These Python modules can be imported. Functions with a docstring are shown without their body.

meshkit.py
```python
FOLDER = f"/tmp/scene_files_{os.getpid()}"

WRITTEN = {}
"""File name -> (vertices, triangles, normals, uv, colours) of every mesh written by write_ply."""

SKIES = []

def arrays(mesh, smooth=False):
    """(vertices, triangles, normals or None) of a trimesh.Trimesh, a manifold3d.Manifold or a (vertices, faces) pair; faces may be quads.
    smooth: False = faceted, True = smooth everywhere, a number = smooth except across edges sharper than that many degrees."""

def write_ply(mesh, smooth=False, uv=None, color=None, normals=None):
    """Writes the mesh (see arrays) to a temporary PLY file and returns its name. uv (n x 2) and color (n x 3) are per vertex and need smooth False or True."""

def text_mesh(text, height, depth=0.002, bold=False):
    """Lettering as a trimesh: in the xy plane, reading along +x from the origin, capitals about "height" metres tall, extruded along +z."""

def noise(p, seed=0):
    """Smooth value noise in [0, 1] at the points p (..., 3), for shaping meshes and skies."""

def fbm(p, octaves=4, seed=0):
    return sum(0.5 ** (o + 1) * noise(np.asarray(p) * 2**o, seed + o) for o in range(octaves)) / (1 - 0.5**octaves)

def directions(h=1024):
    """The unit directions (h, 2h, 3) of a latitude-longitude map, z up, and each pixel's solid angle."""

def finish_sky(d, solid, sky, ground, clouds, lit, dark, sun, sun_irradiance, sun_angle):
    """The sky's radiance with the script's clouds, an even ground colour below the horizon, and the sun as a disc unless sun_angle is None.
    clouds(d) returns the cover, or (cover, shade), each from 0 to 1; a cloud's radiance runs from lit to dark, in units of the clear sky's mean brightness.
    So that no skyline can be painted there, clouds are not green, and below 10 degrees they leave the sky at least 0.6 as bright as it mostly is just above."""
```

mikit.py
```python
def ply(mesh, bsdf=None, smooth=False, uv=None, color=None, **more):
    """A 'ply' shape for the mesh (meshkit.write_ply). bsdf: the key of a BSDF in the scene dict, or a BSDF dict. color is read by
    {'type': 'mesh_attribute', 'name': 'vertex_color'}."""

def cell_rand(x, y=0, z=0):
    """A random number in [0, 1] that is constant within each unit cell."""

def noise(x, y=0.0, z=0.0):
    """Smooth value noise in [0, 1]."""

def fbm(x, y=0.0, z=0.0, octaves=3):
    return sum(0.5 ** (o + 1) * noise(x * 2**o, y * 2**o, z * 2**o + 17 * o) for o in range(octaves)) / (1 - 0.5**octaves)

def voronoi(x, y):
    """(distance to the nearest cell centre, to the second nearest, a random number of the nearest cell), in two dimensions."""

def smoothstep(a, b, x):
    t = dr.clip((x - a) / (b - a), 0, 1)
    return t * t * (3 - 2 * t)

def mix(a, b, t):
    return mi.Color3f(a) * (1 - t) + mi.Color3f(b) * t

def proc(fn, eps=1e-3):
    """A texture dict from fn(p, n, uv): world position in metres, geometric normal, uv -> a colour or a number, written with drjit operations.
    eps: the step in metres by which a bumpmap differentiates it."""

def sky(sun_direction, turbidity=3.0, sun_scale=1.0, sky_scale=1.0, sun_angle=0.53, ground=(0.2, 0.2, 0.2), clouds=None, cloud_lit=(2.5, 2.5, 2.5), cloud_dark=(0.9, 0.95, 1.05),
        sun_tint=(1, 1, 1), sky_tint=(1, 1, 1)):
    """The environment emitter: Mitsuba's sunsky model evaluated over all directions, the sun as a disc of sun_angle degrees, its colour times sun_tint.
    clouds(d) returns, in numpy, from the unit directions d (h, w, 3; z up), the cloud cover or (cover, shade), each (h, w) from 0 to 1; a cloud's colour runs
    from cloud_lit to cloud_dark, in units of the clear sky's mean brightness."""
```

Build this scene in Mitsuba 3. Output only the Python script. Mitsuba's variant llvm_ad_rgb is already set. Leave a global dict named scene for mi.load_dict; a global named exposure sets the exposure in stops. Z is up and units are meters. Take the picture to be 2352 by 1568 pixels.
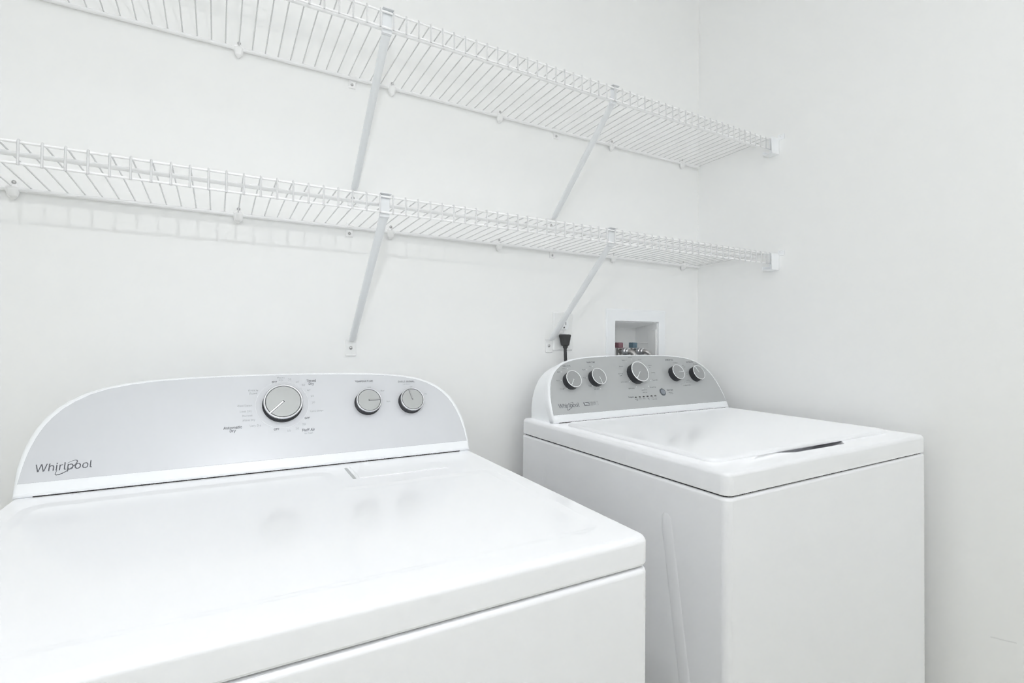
import math
import numpy as np
import trimesh
import shapely
import shapely.affinity
import shapely.geometry as sg
import manifold3d as m3
import mitsuba as mi
import mikit
import meshkit

T = mi.ScalarTransform4f
scene, labels = {}, {}

# ------------------------------------------------------------------ camera, lights, exposure
EYE = np.array([-1.4864, -1.2391, 1.1341])
YAW, PITCH, ROLL, FPX, PY = 0.5255, 0.0140, 0.0083, 1168.13, 761.18
_f = np.array([math.sin(YAW) * math.cos(PITCH), math.cos(YAW) * math.cos(PITCH), math.sin(PITCH)])
_r = np.array([math.cos(YAW), -math.sin(YAW), 0.0])
_u = np.cross(_r, _f)
_up = -math.sin(ROLL) * _r + math.cos(ROLL) * _u
scene['camera'] = dict(type='perspective', fov=2 * math.degrees(math.atan(1176 / FPX)), fov_axis='x', near_clip=0.02, far_clip=50.0,
                       principal_point_offset_y=(784 - PY) / 1568,
                       to_world=T().look_at(origin=EYE.tolist(), target=(EYE + _f).tolist(), up=_up.tolist()))
exposure = 0.07

ROOM_X0, ROOM_Y0, CEIL = -2.55, -2.75, 2.44        # left wall, front wall (behind the camera), ceiling height

def rgb(*c):
    return {'type': 'rgb', 'value': [float(x) for x in c]}

UNSEEN_WINDOW_RADIANCE = (0.48, 0.482, 0.495)
UNSEEN_SIDE_WINDOW_RADIANCE = (1.36, 1.36, 1.39)
UNSEEN_LAMP_RADIANCE = (0.97, 0.96, 0.97)
FLASH = (0.40, 0.402, 0.405)
# the photographer's flash, a little above the camera; a few points so that its shadows have soft edges
for k in range(4):
    a = k * 1.5708
    q = 0.006
    scene[f'flash_{k}'] = dict(type='point', position=[-1.44 + q * math.cos(a), -1.08, 1.48 + q * math.sin(a)], intensity=rgb(*[c / 4 for c in FLASH]), sampling_weight=0.9)

# ------------------------------------------------------------------ materials
def principled(col, rough=0.5, metal=0.0, spec=0.5, coat=0.0, coat_gloss=0.9):
    d = {'type': 'principled', 'base_color': rgb(*col) if not isinstance(col, dict) else col, 'roughness': rough, 'metallic': metal, 'specular': spec}
    if coat:
        d['clearcoat'], d['clearcoat_gloss'] = coat, coat_gloss
    return {'type': 'twosided', 'bsdf': d}

def wall_paint(p, n, uv):
    v = mikit.fbm(p.x * 3.0, p.y * 3.0, p.z * 3.0)
    c = mikit.mix((0.862, 0.868, 0.864), (0.868, 0.874, 0.870), v)
    # a short scuff on the right wall, low down
    import drjit as dr
    t = (p.y + 0.8349) / 0.0424
    line = 0.4925 - 0.0085 * t + 0.0015 * mikit.noise(p.y * 90.0)
    d = dr.abs(p.z - line)
    m = dr.select((p.x > -0.004) & (t > 0) & (t < 1), 1 - mikit.smoothstep(0.0006, 0.0022, d), 0.0)
    return c * (1 - 0.12 * m)

def floor_tone(p, n, uv):
    g = mikit.fbm(p.x * 4.0, p.y * 40.0, 0.0)
    return mikit.mix((0.37, 0.36, 0.28), (0.43, 0.42, 0.33), g)

MATS = dict(
    wall=principled(mikit.proc(wall_paint), 0.6, spec=0.3),
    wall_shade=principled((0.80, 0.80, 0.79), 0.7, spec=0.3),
    ceiling_paint=principled((0.86, 0.86, 0.86), 0.8, spec=0.2),
    floor_vinyl=principled(mikit.proc(floor_tone), 0.45),
    enamel=principled((0.830, 0.840, 0.860), 0.11, spec=0.5, coat=0.5, coat_gloss=0.96),
    white_plastic=principled((0.85, 0.87, 0.89), 0.32),
    shelf_vinyl=principled((0.86, 0.87, 0.875), 0.38),
    shelf_wire_shaded=principled((0.645, 0.655, 0.66), 0.28, spec=0.6),  # shelf vinyl darkened to paint in the shade on the wire undersides
    bracket_paint=principled((0.73, 0.75, 0.77), 0.38),
    clip_plastic=principled((0.86, 0.865, 0.865), 0.35),
    plate_plastic=principled((0.82, 0.83, 0.83), 0.35),
    box_plastic=principled((0.80, 0.81, 0.81), 0.4),
    panel_light=principled((0.60, 0.615, 0.64), 0.34, metal=0.15),
    panel_grey=principled((0.46, 0.475, 0.48), 0.38, metal=0.15),
    knob_dark=principled((0.018, 0.020, 0.024), 0.35),
    knob_pointer=principled((0.36, 0.37, 0.37), 0.3, metal=0.6),
    knob_face_grey=principled((0.34, 0.35, 0.355), 0.4, metal=0.2),
    knob_face_silver=principled((0.43, 0.445, 0.44), 0.42, metal=0.45),
    chrome=principled((0.70, 0.71, 0.73), 0.12, metal=1.0),
    rim_white=principled((0.80, 0.81, 0.82), 0.25, metal=0.3),
    button_grey=principled((0.22, 0.25, 0.28), 0.35),
    button_ring=principled((0.10, 0.115, 0.13), 0.35),
    print_dark=principled((0.11, 0.115, 0.13), 0.6),
    print_mid=principled((0.125, 0.13, 0.145), 0.6),
    print_washer=principled((0.19, 0.20, 0.21), 0.6),
    print_soft=principled((0.33, 0.345, 0.36), 0.6),
    print_white=principled((0.85, 0.88, 0.88), 0.6),
    print_ring=principled((0.72, 0.74, 0.76), 0.6),
    gap_shade=principled((0.012, 0.012, 0.013), 0.6),  # black filler standing in for the shade inside narrow gaps
    plug_rubber=principled((0.028, 0.030, 0.030), 0.5),
    slot_dark=principled((0.02, 0.02, 0.02), 0.6),
    steel=principled((0.50, 0.50, 0.50), 0.25, metal=1.0),
    brass_nickel=principled((0.42, 0.41, 0.40), 0.28, metal=1.0),
    braid=principled((0.45, 0.44, 0.43), 0.35, metal=0.9),
    handle_red=principled((0.20, 0.095, 0.115), 0.4),
    handle_blue=principled((0.10, 0.165, 0.21), 0.4),
    rubber_foot=principled((0.05, 0.05, 0.05), 0.7),
    lamp_metal=principled((0.75, 0.75, 0.75), 0.4),
)
for k, v in MATS.items():
    scene['mat_' + k] = v

# ------------------------------------------------------------------ helpers
COUNT = {}
def numbered(key):
    n = COUNT.get(key, 0)
    COUNT[key] = n + 1
    return key if n == 0 else f'{key}_{n:03d}'

def tag(key, label=None, cat=None, group=None, kind=None):
    d = {}
    for a, b in (('label', label), ('category', cat), ('group', group), ('kind', kind)):
        if b:
            d[a] = b
    labels[key] = d

def obj(name, mesh, mat, parent=None, M=None, smooth=35, **more):
    """One entry of the scene; mesh may be a ready ply dict that several entries share."""
    key = numbered(parent + '__' + name if parent else name)
    d = dict(mesh) if isinstance(mesh, dict) else mikit.ply(mesh, 'mat_' + mat, smooth=smooth)
    if M is not None:
        d['to_world'] = T(np.asarray(M).tolist())
    d.update(more)
    scene[key] = d
    return key

def thing(name, label, cat, group=None):
    key = numbered(name)
    tag(key, label, cat, group)
    return key

def struct(name, mesh, mat, label, smooth=False):
    k = obj(name, mesh, mat, smooth=smooth)
    tag(k, label, None, None, 'structure')
    return k

def cat(ms):
    return trimesh.util.concatenate(ms)

def box(x0, x1, y0, y1, z0, z1):
    b = trimesh.creation.box((x1 - x0, y1 - y0, z1 - z0))
    b.apply_translation(((x0 + x1) / 2, (y0 + y1) / 2, (z0 + z1) / 2))
    return b

def rbox(x0, x1, y0, y1, z0, z1, r=0.001, seg=8):
    """A box with rounded edges."""
    s = m3.Manifold.sphere(r, seg)
    parts = [s.translate((x, y, z)) for x in (x0 + r, x1 - r) for y in (y0 + r, y1 - r) for z in (z0 + r, z1 - r)]
    m = m3.Manifold.batch_hull(parts).to_mesh()
    return trimesh.Trimesh(m.vert_properties[:, :3], m.tri_verts)

def hull(points_r, seg=12):
    parts = [m3.Manifold.sphere(r, seg).translate(tuple(p)) for p, r in points_r]
    m = m3.Manifold.batch_hull(parts).to_mesh()
    return trimesh.Trimesh(m.vert_properties[:, :3], m.tri_verts)

def to_manifold(mesh):
    mesh = mesh.copy()
    mesh.merge_vertices()
    return m3.Manifold(m3.Mesh(np.asarray(mesh.vertices, np.float32), np.asarray(mesh.faces, np.uint32)))

def from_manifold(m):
    m = m.to_mesh()
    return trimesh.Trimesh(m.vert_properties[:, :3], m.tri_verts)

def tube(path, r, n=10, up=None, flat=None):
    """A tube along the path; r and flat (thickness factor along the second axis) may vary along it."""
    P = np.asarray(path, float)
    r = np.broadcast_to(r, len(P))
    flat = np.broadcast_to(1.0 if flat is None else flat, len(P))
    t = np.gradient(P, axis=0)
    t /= np.linalg.norm(t, axis=1, keepdims=True)
    u = np.array(up if up is not None else ([0, 0, 1] if abs(t[0][2]) < 0.9 else [1, 0, 0]), float)
    rings = []
    for p, d, q, f in zip(P, t, r, flat):
        a = u - d * (u @ d)
        a /= np.linalg.norm(a)
        u = a
        b = np.cross(d, a)
        ang = np.arange(n) * 2 * math.pi / n
        rings.append(p + q * (np.cos(ang)[:, None] * a + f * np.sin(ang)[:, None] * b))
    v = np.vstack(rings + [P[:1], P[-1:]])
    f = []
    for i in range(len(P) - 1):
        for k in range(n):
            a, b = i * n + k, i * n + (k + 1) % n
            f += [(a, b, b + n), (a, b + n, a + n)]
    e0, e1, L = len(P) * n, len(P) * n + 1, (len(P) - 1) * n
    for k in range(n):
        f += [(e0, (k + 1) % n, k), (e1, L + k, L + (k + 1) % n)]
    return trimesh.Trimesh(v, f, process=False)

def lathe(profile, n=48):
    """(radius, height) pairs revolved about z; ends on the axis are closed."""
    P = np.asarray(profile, float)
    ang = np.arange(n) * 2 * math.pi / n
    v = np.concatenate([np.stack([r * np.cos(ang), r * np.sin(ang), np.full(n, z)], 1) for r, z in P])
    f = []
    for i in range(len(P) - 1):
        for k in range(n):
            a, b = i * n + k, i * n + (k + 1) % n
            f += [(a, b, b + n), (a, b + n, a + n)]
    m = trimesh.Trimesh(v, f, process=False)
    m.merge_vertices()
    m.update_faces(m.nondegenerate_faces())
    return m

def rrect(x0, x1, y0, y1, r, n=8):
    """Counter-clockwise rounded rectangle, always 4 (n + 1) points."""
    pts = []
    for cx, cy, a0 in ((x1 - r, y0 + r, -90), (x1 - r, y1 - r, 0), (x0 + r, y1 - r, 90), (x0 + r, y0 + r, 180)):
        for k in range(n + 1):
            a = math.radians(a0 + 90 * k / n)
            pts.append((cx + r * math.cos(a), cy + r * math.sin(a)))
    return np.array(pts)

def loft(layers, cap0=True, cap1=True):
    """Layers of equal point counts (n x 3 arrays, counter-clockwise seen from the last layer's side) joined into one closed mesh."""
    n = len(layers[0])
    v = np.vstack(layers)
    f = []
    for i in range(len(layers) - 1):
        for k in range(n):
            a, b = i * n + k, i * n + (k + 1) % n
            f += [(a, b, b + n), (a, b + n, a + n)]
    parts = [trimesh.Trimesh(v, f, process=False)]
    def cap(layer, flip):
        c = layer.mean(0)
        nrm = np.zeros(3)
        for k in range(n):
            nrm += np.cross(layer[k] - c, layer[(k + 1) % n] - c)
        nrm /= np.linalg.norm(nrm)
        a = np.cross([0, 1, 0] if abs(nrm[1]) < 0.9 else [1, 0, 0], nrm)
        a /= np.linalg.norm(a)
        b = np.cross(nrm, a)
        poly = sg.Polygon(np.stack([(layer - c) @ a, (layer - c) @ b], 1))
        vv, ff = trimesh.creation.triangulate_polygon(poly, engine='earcut')
        # back to the layer's own vertices so that the mesh stays watertight
        ix = [int(np.argmin(((layer - c) @ a - p[0]) ** 2 + ((layer - c) @ b - p[1]) ** 2)) for p in vv]
        ff = np.array(ix)[ff]
        w = layer[ff]
        s = np.einsum('ij,ij->i', np.cross(w[:, 1] - w[:, 0], w[:, 2] - w[:, 0]), np.tile(nrm, (len(ff), 1)))
        ff = np.where((s < 0)[:, None], ff[:, ::-1], ff)
        return trimesh.Trimesh(layer, ff[:, ::-1] if flip else ff, process=False)
    if cap0:
        parts.append(cap(layers[0], True))
    if cap1:
        parts.append(cap(layers[-1], False))
    m = cat(parts)
    m.merge_vertices()
    m.update_faces(m.nondegenerate_faces())
    return m

def z3(p, z):
    return np.column_stack([p, np.full(len(p), z)])

def slab(x0, x1, y0, y1, z0, z1, rc, re, n=8, m=5, bottom=0.0):
    """A rounded slab: corner radius rc, top edge radius re, bottom edge radius 'bottom'."""
    L = []
    if bottom:
        for k in range(m + 1):
            a = math.pi / 2 * k / m
            d = bottom * (1 - math.sin(a))
            L.append(z3(rrect(x0 + d, x1 - d, y0 + d, y1 - d, max(rc - d, 1e-4), n), z0 + bottom * (1 - math.cos(a))))
    else:
        L.append(z3(rrect(x0, x1, y0, y1, rc, n), z0))
    for k in range(m + 1):
        a = math.pi / 2 * k / m
        d = re * (1 - math.cos(a))
        L.append(z3(rrect(x0 + d, x1 - d, y0 + d, y1 - d, max(rc - d, 1e-4), n), z1 - re + re * math.sin(a)))
    return loft(L)

def extrude(poly, h):
    return trimesh.creation.extrude_polygon(poly, h, engine='earcut')

def moved(mesh, M):
    mesh = mesh.copy()
    mesh.apply_transform(M)
    return mesh

def frame(origin, ex, ey, ez):
    M = np.eye(4)
    M[:3, 0], M[:3, 1], M[:3, 2], M[:3, 3] = ex, ey, ez, origin
    return M

def place(x, y, ang):
    M = np.eye(4)
    M[:2, :2] = [[math.cos(ang), -math.sin(ang)], [math.sin(ang), math.cos(ang)]]
    M[:2, 3] = x, y
    return M

# ------------------------------------------------------------------ the room
WT = 0.12
BX0, BX1, BZ0, BZ1 = -0.391, -0.2004, 0.985, 1.193       # opening for the laundry supply box
def wall_with_hole(x0, x1, z0, z1, hx0, hx1, hz0, hz1, y0, y1):
    a = extrude(sg.Polygon([(x0, z0), (x1, z0), (x1, z1), (x0, z1)], [[(hx0, hz0), (hx1, hz0), (hx1, hz1), (hx0, hz1)]]), y1 - y0)
    a.apply_transform(frame((0, y1, 0), (1, 0, 0), (0, 0, 1), (0, -1, 0)))
    return a
struct('wall_back', wall_with_hole(ROOM_X0 - WT, WT, 0, CEIL, BX0, BX1, BZ0, BZ1, 0, WT), 'wall', 'white painted back wall behind the washer, dryer and wire shelves')
struct('wall_right', box(0, WT, ROOM_Y0 - WT, 0, 0, CEIL), 'wall', 'white painted wall to the right of the washer')
SY0, SY1, SZ0, SZ1 = -2.66, -1.45, 1.10, 2.30
wl = wall_with_hole(ROOM_Y0 - WT, 0, 0, CEIL, SY0, SY1, SZ0, SZ1, 0, WT)
wl.apply_transform(frame((ROOM_X0, 0, 0), (0, 1, 0), (-1, 0, 0), (0, 0, 1)))
struct('wall_left', wl, 'wall', 'white painted left wall outside the picture, with an unseen window')
win2 = numbered('unseen_window_2')  # out of view, placed to light the right wall and the washer side
tag(win2, 'unseen window with glowing white shade in the left wall', None, None, 'structure')
xa, xb = ROOM_X0 - 0.08, ROOM_X0 + 0.01
obj('frame', cat([box(xa, xb, SY0, SY0 + 0.05, SZ0, SZ1), box(xa, xb, SY1 - 0.05, SY1, SZ0, SZ1), box(xa, xb, SY0 + 0.05, SY1 - 0.05, SZ0, SZ0 + 0.05), box(xa, xb, SY0 + 0.05, SY1 - 0.05, SZ1 - 0.05, SZ1)]), 'white_plastic', win2, smooth=False)
obj('shade', box(ROOM_X0 - 0.06, ROOM_X0 - 0.055, SY0 + 0.05, SY1 - 0.05, SZ0 + 0.05, SZ1 - 0.05), 'white_plastic', win2, smooth=False,
    emitter={'type': 'area', 'radiance': rgb(*UNSEEN_SIDE_WINDOW_RADIANCE)})
WX0, WX1, WZ0, WZ1 = -2.30, -0.12, 1.10, 2.28
struct('wall_front', wall_with_hole(ROOM_X0 - WT, WT, 0, CEIL, WX0, WX1, WZ0, WZ1, ROOM_Y0 - WT, ROOM_Y0), 'wall_shade', 'pale grey painted wall with the unseen window, behind the photographer')
struct('floor', box(ROOM_X0 - WT, WT, ROOM_Y0 - WT, WT, -0.05, 0), 'floor_vinyl', 'tan vinyl floor under the machines')
struct('ceiling', box(ROOM_X0 - WT, WT, ROOM_Y0 - WT, WT, CEIL, CEIL + 0.05), 'ceiling_paint', 'white ceiling')
# an unseen window behind the camera, its glowing shade placed to light the machine fronts
win = numbered('unseen_window_1')
tag(win, 'unseen window with glowing white shade in the front wall', None, None, 'structure')
obj('frame', cat([box(WX0, WX0 + 0.05, ROOM_Y0 - 0.08, ROOM_Y0 + 0.01, WZ0, WZ1), box(WX1 - 0.05, WX1, ROOM_Y0 - 0.08, ROOM_Y0 + 0.01, WZ0, WZ1),
                  box(WX0 + 0.05, WX1 - 0.05, ROOM_Y0 - 0.08, ROOM_Y0 + 0.01, WZ0, WZ0 + 0.05), box(WX0 + 0.05, WX1 - 0.05, ROOM_Y0 - 0.08, ROOM_Y0 + 0.01, WZ1 - 0.05, WZ1),
                  box((WX0 + WX1) / 2 - 0.025, (WX0 + WX1) / 2 + 0.025, ROOM_Y0 - 0.08, ROOM_Y0 + 0.01, WZ0 + 0.05, WZ1 - 0.05)]), 'white_plastic', win, smooth=False)
for xa, xb in ((WX0 + 0.05, (WX0 + WX1) / 2 - 0.025), ((WX0 + WX1) / 2 + 0.025, WX1 - 0.05)):
    obj('shade', box(xa, xb, ROOM_Y0 - 0.06, ROOM_Y0 - 0.055, WZ0 + 0.05, WZ1 - 0.05), 'white_plastic', win, smooth=False,
        emitter={'type': 'area', 'radiance': rgb(*UNSEEN_WINDOW_RADIANCE)})
# an unseen flush ceiling lamp, placed to light walls and machine tops from above
lamp = thing('unseen_ceiling_lamp', 'unseen wide flush ceiling lamp above the middle of the room', 'lamp')
LX, LY = -1.12, -1.80
obj('frame', moved(slab(-0.92, 0.92, -0.62, 0.62, 0, 0.06, 0.05, 0.01), frame((LX, LY, CEIL), (1, 0, 0), (0, -1, 0), (0, 0, -1))), 'lamp_metal', lamp)
obj('diffuser', moved(slab(-0.90, 0.90, -0.60, 0.60, 0, 0.02, 0.05, 0.01), frame((LX, LY, CEIL - 0.0605), (1, 0, 0), (0, -1, 0), (0, 0, -1))), 'white_plastic', lamp,
    emitter={'type': 'area', 'radiance': rgb(*UNSEEN_LAMP_RADIANCE)})

# ------------------------------------------------------------------ consoles shared by both machines
TH = math.radians(27)
SN, CS = math.sin(TH), math.cos(TH)
OUT = [(0.3685, 0.0), (0.3688, 0.022), (0.3687, 0.045), (0.3655, 0.070), (0.3602, 0.090), (0.3545, 0.106), (0.3455, 0.123), (0.3340, 0.1375), (0.320, 0.150), (0.301, 0.1618),
       (0.278, 0.1714), (0.248, 0.1785), (0.210, 0.1836), (0.165, 0.1868), (0.12, 0.1885), (0.06, 0.1897), (0.0, 0.1900)]
SIL = [(0.3638, 0.0195), (0.3622, 0.037), (0.360, 0.055), (0.3565, 0.073), (0.3512, 0.091), (0.3445, 0.1075), (0.336, 0.1215), (0.324, 0.136), (0.310, 0.1475), (0.292, 0.1585),
       (0.270, 0.167), (0.240, 0.1738), (0.204, 0.1786), (0.16, 0.1815), (0.117, 0.1833), (0.06, 0.1845), (0.0, 0.185)]

def arch(profile, wide, high=1.0):
    """Closed outline, counter-clockwise, of a half profile mirrored about the middle."""
    p = np.array([(x * wide, s * high) for x, s in profile])
    right = p
    left = p[:-1][::-1] * [-1, 1]
    return np.vstack([right, left])

def inset(pts, d):
    """The outline moved inwards by d along its normals."""
    nxt, prv = np.roll(pts, -1, 0), np.roll(pts, 1, 0)
    e = (nxt - prv)
    e /= np.linalg.norm(e, axis=1, keepdims=True)
    n = np.stack([-e[:, 1], e[:, 0]], 1)
    out = pts + n * d
    # the two bottom corners
    b0 = pts[:, 1].min()
    for i in np.nonzero(pts[:, 1] == b0)[0]:
        out[i] = (pts[i][0] - math.copysign(d, pts[i][0]), b0 + d)
    return out

def console(root, M, mid, wide, v0, z0, vb, zdeck, high=1.0, panel_mat='panel_light'):
    """White arched console: bezel, rear cover and control panel. Returns the matrix of the face's own frame (u right, s up, n out)."""
    F = M @ frame((mid, v0, z0), (1, 0, 0), (0, SN, CS), (0, -CS, SN))
    A = arch(OUT, wide, high)
    depth = 0.020
    L = []
    for d, n in ((0.0025, -depth), (0.0006, -depth + 0.002), (0, -depth + 0.004), (0, -0.0055), (0.0008, -0.0028), (0.0025, -0.0009), (0.0048, 0.0)):
        L.append(z3(inset(A, d) if d else A, n))
    bez = obj('console_bezel', loft(L), 'white_plastic', root, F, smooth=40)
    # rear cover: from just behind the bezel to the upright back
    B = inset(A, 0.0036)
    front = np.array([(p[0] + 0, SN * p[1] + 0.0215 * CS, CS * p[1] - 0.0215 * SN) for p in B])
    base = zdeck - z0
    front[:, 2] = np.maximum(front[:, 2], base)
    back = front.copy()
    back[:, 1] = vb - v0
    back2 = back.copy()
    shrink = inset(A, 0.012)
    back2 = np.array([(p[0], vb - v0, max(CS * p[1] - 0.0215 * SN, base)) for p in shrink])
    back1 = back.copy()
    back1[:, 1] = np.maximum(back1[:, 1] - 0.010, front[:, 1] + 0.001)
    cov = loft([back2, back1, front])
    cov.fix_normals()
    obj('console_cover', moved(cov, frame((mid, v0, z0), (1, 0, 0), (0, 1, 0), (0, 0, 1))), 'white_plastic', root, M, smooth=40)
    S = arch(SIL, wide, high)
    pan = loft([z3(S, -0.0015), z3(S, 0.0004), z3(inset(S, 0.0004), 0.0007)])
    obj('control_panel', pan, panel_mat, root, F, smooth=30)
    return F

TXT_CACHE = {}
def lettering(items, sizes, n0, mid, mat=None, panel=None, F=None):
    """Printed words on the face: (text, u, s, style) with the text's middle at (u, s); each word a part of the panel."""
    out = []
    for t, u, s, k in items:
        h, bold, squeeze = sizes[k]
        key = (t, h, bold)
        if key not in TXT_CACHE:
            TXT_CACHE[key] = meshkit.text_mesh(t, h, 0.0002, bold)
        m = TXT_CACHE[key].copy()
        b = m.bounds
        m.apply_translation((-(b[0][0] + b[1][0]) / 2, -h / 2, 0))
        m.apply_scale((squeeze, 1, 1))
        m.apply_translation((u - mid, s, n0))
        if panel:
            obj('lettering', m, mat, panel, F, smooth=False)
        else:
            out.append(m)
    return cat(out) if out else None

def ribbon(pts, widths, n0, t=0.0003):
    """A flat stroke of varying width through the points, in the face's frame."""
    P = np.asarray(pts, float)
    k = np.arange(len(P))
    kk = np.linspace(0, len(P) - 1, 60)
    from scipy.interpolate import CubicSpline
    Q = CubicSpline(k, P)(kk)
    w = np.interp(kk, np.linspace(0, len(P) - 1, len(widths)), widths) / 2
    d = np.gradient(Q, axis=0)
    d /= np.linalg.norm(d, axis=1, keepdims=True)
    n = np.stack([-d[:, 1], d[:, 0]], 1)
    a, b = Q + n * w[:, None], Q - n * w[:, None]
    v = np.vstack([z3(a, n0 + t), z3(b, n0 + t), z3(a, n0), z3(b, n0)])
    N = len(Q)
    f = []
    for i in range(N - 1):
        for p, q in ((0, N), (3 * N, 2 * N), (2 * N, 0), (N, 3 * N)):
            f += [(p + i, q + i, q + i + 1), (p + i, q + i + 1, p + i + 1)]
    m = trimesh.Trimesh(v, f, process=False)
    m.fix_normals()
    return m

SWOOSH = [(-0.6816, 0.0449), (-0.6773, 0.0479), (-0.6728, 0.0498), (-0.6697, 0.0494), (-0.669, 0.047), (-0.6704, 0.0432), (-0.6737, 0.0392), (-0.6779, 0.0349),
          (-0.6827, 0.0312), (-0.6877, 0.0286), (-0.6915, 0.0278), (-0.6936, 0.0288), (-0.6933, 0.0316), (-0.6918, 0.0357)]
def maker_logo(x0, x1, s0, cap, mid, n0):
    """The maker's word with its ringing stroke; x0..x1 is the word's width, s0 its base line."""
    w = meshkit.text_mesh('Whirlpool', cap, 0.0003)
    b = w.bounds
    w.apply_translation((-b[0][0], 0, 0))
    w.apply_scale(((x1 - x0) / (b[1][0] - b[0][0]), 1, 1))
    w.apply_translation((x0 - mid, s0, n0))
    k = (x1 - x0) / 0.0681
    sw = [((x + 0.7181) * k + x0 - mid, (s - 0.0353) * cap / 0.0122 + s0) for x, s in SWOOSH]
    return cat([w, ribbon(sw, [0.0003 * k, 0.0005 * k, 0.0013 * k, 0.0009 * k, 0.0010 * k, 0.0014 * k, 0.0009 * k, 0.0004 * k], n0)])

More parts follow.
